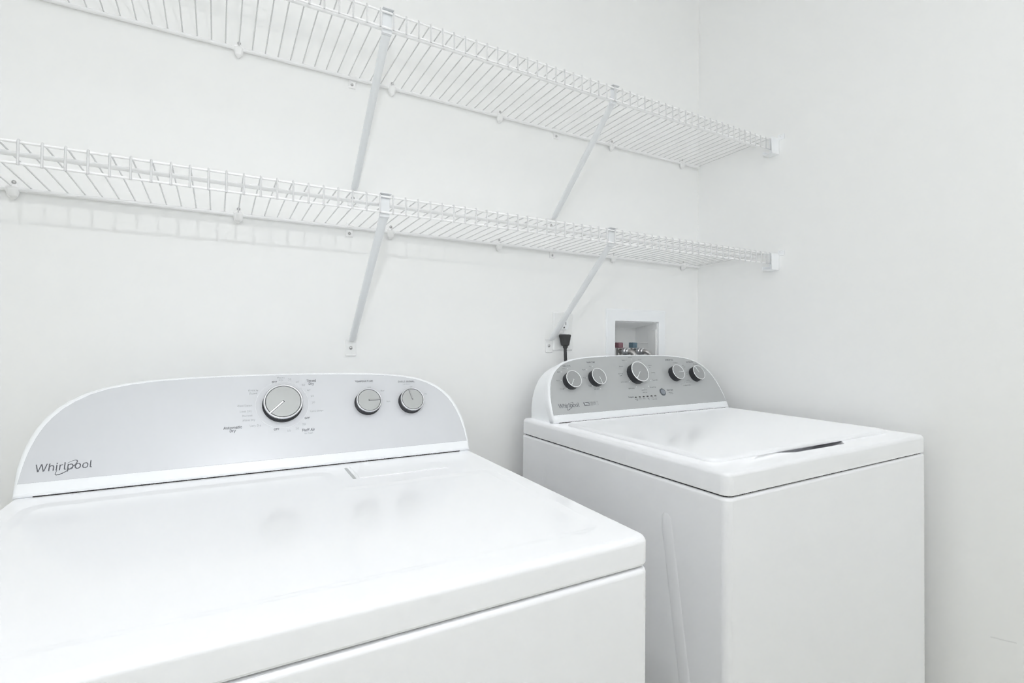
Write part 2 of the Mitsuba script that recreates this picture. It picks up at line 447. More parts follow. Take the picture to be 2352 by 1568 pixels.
def knob(root, F, mid, u, s, R, h, ang, style):
    """A round selector: dark skirt, bright rim, face plate and pointer bar, in the face's frame."""
    K = F @ frame((u - mid, s, 0.0007), (1, 0, 0), (0, 1, 0), (0, 0, 1))
    rk = 0.0045 if style == 'silver' else 0.0020
    dark = h - rk
    if style == 'silver':
        prof = [(0, 0), (R * 1.03, 0), (R * 1.03, 0.002), (R * 1.0, 0.0032), (R * 0.97, 0.0034), (R * 0.95, dark), (0, dark)]
    else:
        prof = [(0, 0), (R * 0.96, 0), (R * 0.965, 0.004), (R * 0.98, dark), (0, dark)]
    k = obj('knob', lathe(prof), 'knob_dark', root, K, smooth=35)
    w = 0.115 if style == 'silver' else 0.10
    rim = [(R * (1 - w), dark - 0.001), (R * 0.97, dark), (R, dark + 0.27 * rk), (R, h - 0.31 * rk), (R * 0.985, h - 0.09 * rk), (R * 0.955, h), (R * (1 - w * 0.7), h - 0.0001), (R * (1 - w), h - 0.27 * rk), (R * (1 - w), dark - 0.001)]
    obj('rim', lathe(rim), 'chrome' if style == 'silver' else 'rim_white', k, K, smooth=50)
    Ri = R * (1 - w) - 0.0003
    pw = (0.0030 if R > 0.03 else 0.0022) if style == 'silver' else (0.0020 if R > 0.03 else 0.0016)
    a = math.radians(ang)
    slot = shapely.affinity.rotate(sg.box(-pw * 0.5, -pw / 2 - 0.00035, R, pw / 2 + 0.00035), ang, origin=(0, 0))
    disc = sg.Point(0, 0).buffer(Ri - 0.0002, 32).difference(slot)
    obj('face', moved(extrude(disc, (h - 0.0014 if style == 'silver' else h - 0.0007) - dark), frame((0, 0, dark), (1, 0, 0), (0, 1, 0), (0, 0, 1))), 'knob_face_silver' if style == 'silver' else 'knob_face_grey', k, K, smooth=False)
    bar = rbox(0.0, R * 0.93, -pw / 2, pw / 2, h - 0.003, h - 0.0002, 0.0004, 6)
    bar.apply_transform(frame((0, 0, 0), (math.cos(a), math.sin(a), 0), (-math.sin(a), math.cos(a), 0), (0, 0, 1)))
    obj('pointer', bar, ('chrome' if R > 0.03 else 'knob_pointer') if style == 'silver' else 'print_white', k, K, smooth=30)
    return k

# ------------------------------------------------------------------ dryer
DM = place(-1.0158, -0.7757, -0.0199)
DW = 0.742
dz, dzb = 0.891, 0.8549
dryer = thing('dryer', 'large white dryer in the left foreground with three silver knobs on its console', 'dryer')
obj('cabinet', slab(-DW, 0, 0, 0.655, 0.03, dzb - 0.0030, 0.014, 0.007), 'enamel', dryer, DM)
obj('top_gap_shade', slab(-DW + 0.008, -0.008, 0.008, 0.65, dzb - 0.004, dzb + 0.001, 0.01, 0.0003, m=1), 'gap_shade', dryer, DM)  # black slab painting the shade in the joint under the top
# the top: outer rounded slab, with a shallow panel sunk into it
def offset_loop(poly_pts, d):
    return np.array(sg.Polygon(poly_pts).buffer(-d, join_style=1, quad_segs=8).exterior.coords)[:-1]
def round_loop(corners, r, n=10):
    """Closed outline with every corner rounded by r; counter-clockwise corners. Returns points and inward normals."""
    C = np.asarray(corners, float)
    pts, nrm = [], []
    for i in range(len(C)):
        a, b, c = C[i - 1], C[i], C[(i + 1) % len(C)]
        d0, d1 = (b - a) / np.linalg.norm(b - a), (c - b) / np.linalg.norm(c - b)
        n0, n1 = np.array([-d0[1], d0[0]]), np.array([-d1[1], d1[0]])
        left = d0[0] * d1[1] - d0[1] * d1[0] > 0
        s = 1 if left else -1
        centre = b - d0 * r + n0 * r * s
        for k in range(n + 1):
            t = k / n
            nn = n0 * math.cos(t * math.pi / 2) + n1 * math.sin(t * math.pi / 2)
            pts.append(centre - nn * r * s)
            nrm.append(nn)
    return np.array(pts), np.array(nrm)

def sunk_top(x0, x1, y0, y1, zb, zt, rc, re, loop, lr, drop, slope):
    """A rounded slab whose top has a panel of the given outline sunk by 'drop' over a soft edge 'slope' wide."""
    n, m = 8, 6
    L = [z3(rrect(x0 + 0.002, x1 - 0.002, y0 + 0.002, y1 - 0.002, rc - 0.002, n), zb), z3(rrect(x0, x1, y0, y1, rc, n), zb + 0.003)]
    for k in range(m + 1):
        a = math.pi / 2 * k / m
        d = re * (1 - math.cos(a))
        L.append(z3(rrect(x0 + d, x1 - d, y0 + d, y1 - d, max(rc - d, 1e-4), n), zt - re + re * math.sin(a)))
    side = loft(L, cap1=False)
    P, N = round_loop(loop, lr)
    rings = []
    for k in range(9):
        t = k / 8
        rings.append(z3(P + N * slope * (t - 0.5), zt - drop * (t * t * (3 - 2 * t))))
    dip = loft(rings, cap0=False)
    vv, ff = trimesh.creation.triangulate_polygon(sg.Polygon(L[-1][:, :2], [rings[0][::-1, :2]]), engine='earcut')
    flat = trimesh.Trimesh(z3(vv[:, :2], zt), ff, process=False)
    if flat.face_normals[0][2] < 0:
        flat.invert()
    mesh = cat([side, dip, flat])
    mesh.merge_vertices(digits_vertex=6)
    return mesh
loop = [(-DW + 0.037, 0.052), (-0.0385, 0.052), (-0.0385, 0.375), (-0.306, 0.375), (-0.306, 0.492), (-DW + 0.037, 0.492)]
obj('top', sunk_top(-DW, 0, 0, 0.655, dzb, dz, 0.014, 0.009, loop, 0.022, 0.0024, 0.018), 'enamel', dryer, DM, smooth=30)
# lint screen lid let into the rear right of the top
lint = obj('lint_screen_lid', slab(-0.263, -0.098, 0.424, 0.512, dz - 0.001, dz + 0.0016, 0.004, 0.0012, m=3), 'enamel', dryer, DM)
gr = loft([z3(rrect(-0.2735, -0.2680, 0.424, 0.506, 0.0025), dz - 0.0005), z3(rrect(-0.2735, -0.2680, 0.424, 0.506, 0.0025), dz + 0.0004)])
obj('lint_step_shadow', gr, 'panel_grey', dryer, DM)  # grey strip painting in the shadow of the step beside the lid
DMID = -0.3715
FD = console(dryer, DM, DMID, 1.0, 0.5374, dz + 0.003, 0.655, dz, 1.0, 'panel_light')
obj('console_gap_shade', box(DMID - 0.345, DMID + 0.345, 0.541, 0.60, dz + 0.0002, dz + 0.0036), 'gap_shade', dryer, DM, smooth=False)  # black strip standing in for the shade beneath the console
SZ = dict(s=(0.0037, False, 0.95), b=(0.0037, True, 1.0), B=(0.0049, True, 0.92), t=(0.0030, False, 0.95), u=(0.0022, False, 0.95))
DTXT = [('Heavy', -0.3736, 0.1795, 's'), ('Dry', -0.3735, 0.1745, 's'), ('OFF', -0.3854, 0.1704, 'b'), ('70', -0.358, 0.1748, 's'), ('60', -0.3442, 0.1692, 's'), ('50', -0.3333, 0.1621, 's'), ('Timed', -0.3185, 0.171, 'B'), ('Dry', -0.3184, 0.1645, 'B'), ('40', -0.3238, 0.151, 's'), ('30', -0.318, 0.1383, 's'), ('20', -0.3165, 0.1246, 's'), ('Cool Down', -0.311, 0.1073, 's'), ('OFF', -0.3293, 0.0936, 'b'), ('30', -0.3356, 0.0819, 's'), ('20', -0.3477, 0.0744, 's'), ('10', -0.3622, 0.0709, 's'), ('Fluff Air', -0.3279, 0.0701, 'B'), ('No Heat', -0.3278, 0.0637, 't'), ('OFF', -0.3833, 0.0755, 'b'), ('Very Dry', -0.4187, 0.0854, 's'), ('More Dry', -0.429, 0.0967, 's'), ('Normal', -0.4316, 0.1053, 's'), ('Less Dry', -0.4343, 0.1139, 's'), ('Cool Down', -0.436, 0.125, 's'), ('Wrinkle', -0.4224, 0.1547, 's'), ('Shield', -0.422, 0.1487, 's'), ('Automatic', -0.4552, 0.0846, 'B'), ('Dry', -0.4551, 0.0784, 'B'), ('TEMPERATURE', -0.2148, 0.166, 'b'), ('Low', -0.2049, 0.1526, 't'), ('Med', -0.1787, 0.1432, 't'), ('High', -0.1685, 0.1187, 't'), ('CYCLE SIGNAL', -0.1245, 0.1619, 'b'), ('Push to Start', -0.1242, 0.1562, 'u'), ('Off', -0.1153, 0.1497, 't'), ('On', -0.0853, 0.132, 't')]
N0 = 0.00075
panel = dryer + '__control_panel'
lettering([t for t in DTXT if t[3] in 'bB'], SZ, N0, DMID, 'print_mid', panel, FD)
lettering([t for t in DTXT if t[3] not in 'bB'], SZ, N0, DMID, 'print_soft', panel, FD)
obj('logo', maker_logo(-0.7178, -0.6497, 0.0353, 0.0115, DMID, N0), 'print_dark', panel, FD, smooth=False)
def ring_print(u, s, r0, r1, a0, a1, mid):
    a = np.radians(np.linspace(a0, a1, 80))
    o = np.stack([np.cos(a), np.sin(a)], 1)
    poly = sg.Polygon(np.vstack([o * r1, (o * r0)[::-1]]))
    m = extrude(poly, 0.0002)
    m.apply_translation((u - mid, s, N0))
    return m
obj('dial_mark', ring_print(-0.3719, 0.1236, 0.0462, 0.0470, -110, 250, DMID), 'print_ring', panel, FD, smooth=False)
for u, s, R, h, a in ((-0.3719, 0.1236, 0.0345, 0.019, 223), (-0.2120, 0.1178, 0.0255, 0.0185, 1), (-0.1213, 0.1153, 0.0255, 0.0185, 103)):
    knob(dryer, FD, DMID, u, s, R, h, a, 'silver')
for x, y in ((-DW + 0.05, 0.05), (-0.05, 0.05), (-DW + 0.05, 0.6), (-0.05, 0.6)):
    obj('foot', moved(lathe([(0, 0), (0.022, 0), (0.022, 0.008), (0.012, 0.012), (0.012, 0.031), (0, 0.031)], 20), frame((x, y, 0), (1, 0, 0), (0, 1, 0), (0, 0, 1))), 'rubber_foot', dryer, DM)

# ------------------------------------------------------------------ washer
WM = place(-0.7706, -0.7032, 0.0028)
WW, WD = 0.704, 0.641
wz, wzb = 0.920, 0.8809
washer = thing('washer', 'white top loading washer in the right corner with grey control panel and closed lid', 'washing machine')
obj('cabinet', slab(0, WW, 0, WD, 0.03, wzb - 0.0030, 0.014, 0.006), 'enamel', washer, WM)
obj('top_gap_shade', slab(0.006, WW - 0.006, 0.006, WD - 0.006, wzb - 0.004, wzb + 0.001, 0.012, 0.0003, m=1), 'gap_shade', washer, WM)  # black slab for the shade between cabinet and top
deck = slab(0, WW, 0, WD, wzb, wz, 0.016, 0.008, bottom=0.002)
scoop = m3.Manifold.hull_points(np.array([(u, v, z) for u, v, z in ((0.250, 0.0385, wz + 0.001), (0.425, 0.0365, wz + 0.001), (0.46, 0.062, wz + 0.001), (0.19, 0.064, wz + 0.001), (0.46, 0.11, wz + 0.001), (0.19, 0.11, wz + 0.001),
                                                                  (0.262, 0.041, wz - 0.022), (0.405, 0.039, wz - 0.022), (0.44, 0.11, wz - 0.022), (0.21, 0.11, wz - 0.022))], float))
obj('top', from_manifold(to_manifold(deck) - scoop), 'enamel', washer, WM, smooth=32)
# the lid: a low raised plate with a soft edge all round
def soft_plate(x0, x1, y0, y1, z0, z1, rc, re, m=7):
    L = [z3(rrect(x0, x1, y0, y1, rc, 10), z0)]
    for k in range(m + 1):
        a = math.pi / 2 * k / m
        d = re * (1 - math.cos(a))
        L.append(z3(rrect(x0 + d, x1 - d, y0 + d, y1 - d, max(rc - d, 1e-4), 10), z1 - (z1 - z0 - 0.0015) * (1 - math.sin(a))))
    return loft(L)
obj('lid', soft_plate(0.036, WW - 0.044, 0.055, 0.494, wz + 0.0002, wz + 0.0082, 0.022, 0.009), 'enamel', washer, WM, smooth=30)
def rib(points, w, t):
    return tube(points, w, 16, up=(0, 1, 0), flat=t / w)
# pressed beads in the washer's left side
bead = [(0.0005, v, z) for v, z in ((0.131, 0.818), (0.1305, 0.812), (0.128, 0.79), (0.117, 0.725), (0.104, 0.64), (0.0865, 0.535), (0.066, 0.41), (0.045, 0.28), (0.040, 0.25))]
obj('side_bead', tube(bead, [0.006, 0.0115, 0.0135, 0.0135, 0.0135, 0.0135, 0.0135, 0.0135, 0.006], 18, up=(0, 1, 0), flat=0.14), 'enamel', washer, WM, smooth=True)
bead2 = [(0.0005, v, z) for v, z in ((0.5285, 0.822), (0.5285, 0.816), (0.529, 0.80), (0.533, 0.70), (0.54, 0.5), (0.545, 0.3), (0.545, 0.28))]
obj('side_bead', tube(bead2, [0.003, 0.0065, 0.009, 0.009, 0.009, 0.009, 0.003], 18, up=(0, 1, 0), flat=0.14), 'enamel', washer, WM, smooth=True)
for v in (0.463, 0.2378):      # two small paint defects on the side of the top
    obj('side_nick', hull([((0.0002, v, 0.8985), 0.0005), ((0.0002, v - 0.001, 0.891), 0.0009)], 8), 'enamel', washer, WM, smooth=True)
WMID = 0.362
WWIDE, WHIGH = 0.336 / 0.3638, 0.988
FW = console(washer, WM, WMID, WWIDE, 0.5188, wz + 0.003, 0.640, wz, WHIGH, 'panel_grey')
obj('console_gap_shade', box(WMID - 0.322, WMID + 0.325, 0.5225, 0.575, wz + 0.0002, wz + 0.0036), 'gap_shade', washer, WM, smooth=False)  # black strip for the shade under the console's lower edge
SZW = dict(b=(0.0038, True, 0.92), t=(0.0031, False, 0.95), u=(0.0026, False, 0.9))
WTXT = [('SOIL LEVEL', 0.1108, 0.1547, 'b'), ('Heavy', 0.0991, 0.1471, 't'), ('Med', 0.0788, 0.1377, 't'), ('Light', 0.0686, 0.1136, 't'), ('Ex Light', 0.0757, 0.0896, 't'), ('WASH TEMP', 0.1982, 0.1639, 'b'), ('Hot', 0.1909, 0.1516, 't'), ('Warm', 0.165, 0.142, 't'), ('Cool', 0.1596, 0.1181, 't'), ('Cold', 0.1695, 0.0935, 't'), ('Tap Cold', 0.1889, 0.0837, 't'), ('Heavy', 0.3208, 0.1688, 't'), ('Normal', 0.3514, 0.1766, 't'), ('Casual', 0.3867, 0.1698, 't'), ('Wash with', 0.419, 0.1494, 'u'), ('Soak', 0.4177, 0.1443, 'u'), ('Delicate', 0.4232, 0.1259, 't'), ('Quick Wash', 0.4207, 0.1018, 't'), ('Rinse & Spin', 0.4019, 0.0801, 't'), ('Clean Washer', 0.3639, 0.0727, 'u'), ('with affresh', 0.3618, 0.0657, 'u'), ('Drain & Spin', 0.3167, 0.0796, 't'), ('Bulky/Sheets', 0.2969, 0.1005, 't'), ('Whites with', 0.293, 0.126, 'u'), ('Soak', 0.2919, 0.1203, 'u'), ('Whites Oxi', 0.3049, 0.1491, 'u'), ('RINSE OPTION', 0.5105, 0.1665, 'b'), ('Fab. Softener', 0.5342, 0.1564, 'u'), ('2nd', 0.5616, 0.1464, 'u'), ('Rinse', 0.5672, 0.1414, 'u'), ('Off', 0.5669, 0.1203, 'u'), ('Low', 0.5642, 0.115, 'u'), ('WATER LEVEL', 0.5995, 0.1578, 'b'), ('Auto Sensing', 0.6219, 0.15, 'u'), ('Deep Water', 0.5614, 0.0963, 'u'), ('Wash Auto Range', 0.5608, 0.0905, 'u'), ('Fab. Softener Added', 0.5462, 0.0803, 'u'), ('Start/Pause', 0.4661, 0.0681, 'b'), ('Hold 3 sec', 0.4655, 0.0602, 'u'), ('to Cancel', 0.4673, 0.0558, 'u'), ('Progress', 0.304, 0.054, 'b'), ('Sensing', 0.3215, 0.0469, 'u'), ('Fill', 0.3229, 0.0432, 'u'), ('Wash', 0.3368, 0.047, 'u'), ('Rinse', 0.3526, 0.0472, 'u'), ('Spin', 0.3684, 0.0472, 'u'), ('Done', 0.3843, 0.0475, 'u'), ('Lid', 0.3989, 0.0476, 'u'), ('Off', 0.3689, 0.0429, 'u'), ('Locked Open', 0.3916, 0.0432, 'u')]
WDOTS = [(0.1116, 0.1465), (0.0879, 0.1374), (0.0799, 0.1134), (0.0911, 0.0894), (0.1996, 0.1514), (0.1757, 0.1417), (0.1674, 0.1179), (0.1788, 0.0936), (0.2036, 0.084), (0.3308, 0.1648), (0.354, 0.1717), (0.3178, 0.1011), (0.3363, 0.0835), (0.3607, 0.0771), (0.3846, 0.0834), (0.4015, 0.1014)]
LED = [(0.321, 0.0524), (0.3365, 0.0527), (0.352, 0.0528), (0.3673, 0.0529), (0.3829, 0.053), (0.3984, 0.053)]
panel = washer + '__control_panel'
lettering([t for t in WTXT if t[3] == 'b'], SZW, N0, WMID, 'print_dark', panel, FW)
lettering([t for t in WTXT if t[3] != 'b'], SZW, N0, WMID, 'print_washer', panel, FW)
obj('logo', maker_logo(0.0487, 0.1150, 0.0373, 0.0112, WMID, N0), 'print_dark', panel, FW, smooth=False)
for u, s in WDOTS:
    d = extrude(sg.Point(u - WMID, s).buffer(0.0014, 5), 0.0002)
    d.apply_translation((0, 0, N0))
    obj('dial_mark', d, 'print_white', panel, FW, smooth=False)
obj('dial_mark', ring_print(0.3585, 0.1235, 0.0405, 0.0411, 160, 200, WMID), 'print_soft', panel, FW, smooth=False)
obj('dial_mark', ring_print(0.5215, 0.119, 0.0345, 0.0352, 270, 320, WMID), 'print_soft', panel, FW, smooth=False)
bd = extrude(sg.Polygon([(0.1305 - WMID, 0.0386), (0.1500 - WMID, 0.0386), (0.1500 - WMID, 0.0483), (0.1305 - WMID, 0.0483)]), 0.0002)
bd.apply_translation((0, 0, N0))
bdg = obj('badge', bd, 'print_dark', panel, FW, smooth=False)
obj('badge', cat([moved(meshkit.text_mesh('2in1', 0.0062, 0.0002, True), frame((0.1320 - WMID, 0.0405, N0 + 0.00025), (0.95, 0, 0), (0, 1, 0), (0, 0, 1)))]), 'print_white', panel, FW, smooth=False)
fr = extrude(sg.box(0.1502 - WMID, 0.0386, 0.1790 - WMID, 0.0483).difference(sg.box(0.1502 - WMID, 0.0389, 0.1787 - WMID, 0.0480)), 0.0002)
fr.apply_translation((0, 0, N0))
obj('badge', cat([fr, lettering([('REMOVABLE', 0.1635, 0.0455, 'u'), ('AGITATOR', 0.1625, 0.0415, 'u')], SZW, N0, WMID)]), 'print_mid', panel, FW, smooth=False)
sled = mikit.ply(rbox(-0.0036, 0.0036, -0.0016, 0.0016, 0, 0.0006, 0.00025, 6), 'mat_slot_dark', smooth=False)
for u, s in LED:
    obj('indicator_light', sled, '', washer, FW @ frame((u - WMID, s, N0 - 0.0002), (1, 0, 0), (0, 1, 0), (0, 0, 1)))
B = FW @ frame((0.362 + (0.4405 - 0.368) * 0.985 - WMID, 0.0630, 0.0007), (1, 0, 0), (0, 1, 0), (0, 0, 1))
btn = obj('button', lathe([(0.0085, -0.0002), (0.0085, 0.0016), (0.0105, 0.0016), (0.0112, 0.0008), (0.0114, -0.0002)]), 'button_ring', washer, B, smooth=40)
obj('cap', lathe([(0.0083, -0.0002), (0.0083, 0.0016), (0.0078, 0.0024), (0.004, 0.0028), (0, 0.0029)]), 'button_grey', btn, B, smooth=40)
sq = lambda u: 0.362 + (u - 0.368) * 0.985
for u, s, R, h, a in ((0.1093, 0.1087, 0.0243, 0.021, 232), (0.1986, 0.1135, 0.0243, 0.021, 281), (0.3548, 0.1223, 0.0318, 0.024, 225), (0.5175, 0.1177, 0.0243, 0.021, 0), (0.6087, 0.1134, 0.0243, 0.021, 113)):
    knob(washer, FW, WMID, sq(u), s, R, h, a, 'grey')
for x, y in ((0.05, 0.05), (WW - 0.05, 0.05), (0.05, WD - 0.05), (WW - 0.05, WD - 0.05)):
    obj('foot', moved(lathe([(0, 0), (0.022, 0), (0.022, 0.008), (0.012, 0.012), (0.012, 0.031), (0, 0.031)], 20), frame((x, y, 0), (1, 0, 0), (0, 1, 0), (0, 0, 1))), 'rubber_foot', washer, WM)

# ------------------------------------------------------------------ wire shelves
STEP = 0.0254
ORD = ['first', 'second', 'third', 'fourth', 'fifth', 'sixth', 'seventh', 'eighth', 'ninth']
def ymove(x, y=0.0, z=0.0):
    return frame((x, y, z), (1, 0, 0), (0, 1, 0), (0, 0, 1))
RB, RF, RW = 0.0040, 0.0021, 0.00130           # radii of the back and middle rails, the front rails, the wires
YF, YM, YB = -0.278, -0.229, -0.0095
def make_shelf(zb, x_first, label):
    """zb: middle of the back rail; the deck rises slightly towards the front lip."""
    s = thing('wire_shelf', label, 'wire shelf', None)
    z_top, z_bot, z_mid = zb + 0.0102, zb - 0.0199, zb + 0.0062
    x0, x1 = -2.40, -0.006
    rail = lambda y, z, r, xe: tube([(x0, y, z), (x0 + 0.001, y, z), (xe - 0.001, y, z), (xe, y, z)], r, 12)
    obj('back_rail', rail(YB, zb, RB, x1), 'shelf_vinyl', s)
    obj('middle_rail', rail(YM, z_mid, RB, x1), 'shelf_vinyl', s)
    obj('front_rail', rail(YF, z_top, RF, x1), 'shelf_vinyl', s)
    obj('front_rail', rail(YF, z_bot, RF, x1), 'shelf_vinyl', s)
    zt = z_top + RF + RW * 0.8
    zbk = zb + RB + RW * 0.8
    yf = YF - RF - RW * 0.8
    path = [(0, YB + 0.004, zbk), (0, YB - 0.004, zbk), (0, -0.14, zbk + (zt - zbk) * 0.5), (0, YF + 0.003, zt), (0, YF - 0.0015, zt - 0.0003), (0, yf + 0.0004, zt - 0.0016), (0, yf, zt - 0.005), (0, yf, z_bot + 0.004), (0, yf, z_bot - RF - 0.0008)]
    wire = mikit.ply(tube(path, [RW] * 4 + [0.0014, 0.0016, 0.0016, 0.0016, 0.0016], 8, up=(1, 0, 0)), 'mat_shelf_wire_shaded', smooth=True)
    n0 = int(math.floor((x_first - (x0 + 0.01)) / STEP))
    x = x_first - n0 * STEP
    while x < -0.010:
        obj('wire', wire, '', s, ymove(x))
        x += STEP
    obj('wire', wire, '', s, ymove(-0.0085))
    return s
ZU, ZL = 1.7488, 1.3935
make_shelf(ZU, -1.3019, 'white wire shelf, the upper of the two on the back wall')
make_shelf(ZL, -1.7305, 'white wire shelf, the lower of the two, just above the machines')

# wall clips that hold the back rails
loop_clip = cat([hull([((-0.0042, YB, 0.001), 0.0062), ((0.0042, YB, 0.001), 0.0062), ((-0.003, YB + 0.001, -0.010), 0.0048), ((0.003, YB + 0.001, -0.010), 0.0048), ((0, -0.0045, -0.014), 0.0040)], 14),
                 hull([((0, -0.0042, 0.006), 0.0040), ((0.001, -0.0042, 0.013), 0.0036)], 12)])
clip_ply = mikit.ply(loop_clip, 'mat_clip_plastic', smooth=50)
screw_mesh = lathe([(0, 0.0022), (0.0016, 0.0020), (0.0030, 0.0012), (0.0036, 0.0), (0, 0.0)], 18)
def screw_at(p):       # head facing the room (-y)
    return frame(p, (1, 0, 0), (0, 0, 1), (0, -1, 0))
clip_screw = mikit.ply(screw_mesh, 'mat_steel', smooth=40)
tab_clip = cat([rbox(-0.0085, 0.0085, -0.0035, 0.0, -0.021, 0.0, 0.001), hull([((-0.005, YB, 0.002), 0.0054), ((0.005, YB, 0.002), 0.0054)], 12), rbox(-0.0075, 0.0075, -0.005, 0.0, 0.004, 0.014, 0.0015)])
tab_ply = mikit.ply(tab_clip, 'mat_clip_plastic', smooth=40)
CL_U = [-1.4553, -1.1215, -0.8173, -0.413, -0.0923]
CL_L = [-1.8055, -1.4512, -1.1207, -0.8166, -0.4032, -0.0861]
for zb, xs, which in ((ZU, CL_U, 'upper'), (ZL, CL_L, 'lower')):
    for i, x in enumerate(xs):
        c = thing('shelf_clip', f'small rounded white wall clip, {ORD[i]} from the left on the {which} wire shelf', 'shelf clip', f'rounded clips of the {which} shelf')
        obj('body', clip_ply, '', c, ymove(x, 0, zb))
        obj('screw', clip_screw, '', c, screw_at((x + 0.001, -0.0078, zb + 0.013)))
for zb, xs, which in ((ZU, [-1.2162, -0.6232], 'upper'), (ZL, [-1.2179, -0.6343], 'lower')):
    for i, x in enumerate(xs):
        c = thing('shelf_clip', f'square white screwed clip on the {which} wire shelf, beside its {("left", "right")[i]} support pole', 'shelf clip', 'square screwed clips')
        obj('body', tab_ply, '', c, ymove(x, 0, zb))
        obj('screw', clip_screw, '', c, screw_at((x, -0.0034, zb - 0.0130)))

# diagonal support poles
def support(x, zb, zfoot, label):
    s = thing('support_bracket', label, 'shelf bracket', 'shelf support brackets')
    z_top, z_bot = zb + 0.0102, zb - 0.0199
    a, b = np.array([x, -0.2685, z_bot - 0.004]), np.array([x, -0.0125, zfoot + 0.017])
    d = b - a
    ts = [0, 0.03, 0.07, 0.2, 0.5, 0.8, 0.94, 0.975, 1.0]
    P = [a + d * t for t in ts]
    R = [0.0092, 0.0092, 0.0085, 0.0079, 0.0078, 0.0078, 0.0078, 0.0078, 0.006]
    FL = [0.30, 0.35, 0.6, 0.95, 1, 1, 1, 0.85, 0.5]
    obj('pole', tube(P, R, 18, up=(1, 0, 0), flat=FL), 'bracket_paint', s, smooth=True)
    hook = cat([rbox(x - 0.0095, x + 0.0095, -0.2735, -0.2713, z_bot - 0.008, z_top + RF + 0.0034, 0.0006), rbox(x - 0.011, x + 0.011, -0.2835, -0.2713, z_top + RF + 0.0024, z_top + RF + 0.0042, 0.0006),
                rbox(x - 0.0095, x + 0.0095, -0.2715, -0.2655, z_bot - 0.009, z_bot - 0.001, 0.0012)])
    obj('hook_plate', hook, 'bracket_paint', s, smooth=30)
    obj('foot_plate', cat([rbox(x - 0.0125, x + 0.0125, -0.0022, 0, zfoot - 0.0185, zfoot + 0.020, 0.0007), rbox(x - 0.0120, x + 0.0120, -0.0042, 0, zfoot - 0.0195, zfoot - 0.0155, 0.001)]), 'plate_plastic', s, smooth=30)
    obj('screw', moved(screw_mesh, np.diag([1.15, 1.15, 1.15, 1])), 'steel', s, screw_at((x, -0.0022, zfoot)), smooth=40)
support(-1.2105, ZU, ZU - 0.2831, 'white diagonal support pole, left one under the upper wire shelf')
support(-0.6380, ZU, ZU - 0.2800, 'white diagonal support pole, right one under the upper wire shelf')
support(-1.2110, ZL, 1.1089, 'white diagonal support pole under the lower wire shelf, foot above the dryer console')
support(-0.6430, ZL, 1.1139, 'white diagonal support pole under the lower wire shelf, in front of the outlet')

# end brackets on the right wall
def end_bracket(zb, label):
    e = thing('end_bracket', label, 'shelf bracket', 'end brackets on the right wall')
    z0, z1 = zb - 0.0430, zb + 0.0070
    obj('cradle', cat([rbox(-0.036, 0, -0.3035, -0.3015, z0, z1, 0.0008), rbox(-0.036, 0, -0.3035, -0.2720, z0, z0 + 0.002, 0.0008), rbox(-0.036, 0, -0.2738, -0.2720, z0, z0 + 0.012, 0.0008),
                       rbox(-0.002, 0, -0.3030, -0.2720, z0, z1 + 0.004, 0.0008)]), 'white_plastic', e, smooth=30)
    obj('ear', rbox(-0.0022, 0, -0.3215, -0.3000, zb + 0.0010, zb + 0.0165, 0.0008), 'white_plastic', e, smooth=30)
    obj('screw', screw_mesh, 'white_plastic', e, frame((-0.0022, -0.3100, zb + 0.0125), (0, 1, 0), (0, 0, 1), (-1, 0, 0)) @ np.diag([1, 1, -1, 1]) @ np.diag([1, 1, -1, 1]), smooth=40)
end_bracket(ZU, 'white wall bracket cradling the right end of the upper wire shelf')
end_bracket(ZL, 'white wall bracket cradling the right end of the lower wire shelf')

# ------------------------------------------------------------------ outlet and plug
OX, OZ = -0.594, 1.1574
out = thing('wall_outlet', 'white duplex outlet plate on the back wall behind the washer', 'outlet')
pl = loft([np.column_stack([rrect(-0.0363 + d, 0.0363 - d, -0.0572 + d, 0.0572 - d, 0.003), np.full(36, n)]) for d, n in ((0, 0), (0, 0.0025), (0.0008, 0.0038), (0.0025, 0.0050), (0.005, 0.0055))])
OF = frame((OX, 0, OZ), (1, 0, 0), (0, 0, 1), (0, -1, 0))
obj('cover_plate', pl, 'plate_plastic', out, OF, smooth=30)
for dzr in (0.0190, -0.0190):
    shape = sg.Point(0, 0).buffer(0.0172, 24).intersection(sg.box(-0.02, -0.0142, 0.02, 0.0142))
    r = extrude(shape, 0.0030)
    R = OF @ frame((0.0008, dzr, 0.0050), (1, 0, 0), (0, 1, 0), (0, 0, 1))
    k = obj('receptacle', r, 'white_plastic', out, R, smooth=30)
    obj('slot', box(-0.0072, -0.0052, -0.0005, 0.0080, 0.0025, 0.0034), 'slot_dark', k, R, smooth=False)
    obj('slot', box(0.0052, 0.0070, 0.0005, 0.0075, 0.0025, 0.0034), 'slot_dark', k, R, smooth=False)
    obj('slot', moved(extrude(sg.Point(0, -0.0075).buffer(0.0024, 8).union(sg.box(-0.0024, -0.0099, 0.0024, -0.0080)), 0.0009), frame((0, 0, 0.0025), (1, 0, 0), (0, 1, 0), (0, 0, 1))), 'slot_dark', k, R, smooth=False)
    gap = extrude(shape.buffer(0.0007).difference(shape), 0.0006)
    obj('outline', gap, 'panel_grey', k, R, smooth=False)
obj('screw', moved(screw_mesh, np.diag([0.9, 0.9, 0.6, 1])), 'plate_plastic', out, OF @ frame((0, 0, 0.0054), (1, 0, 0), (0, 1, 0), (0, 0, 1)), smooth=40)
cord = thing('power_cord', 'black power cord plugged into the wall outlet behind the washer', 'power cord')
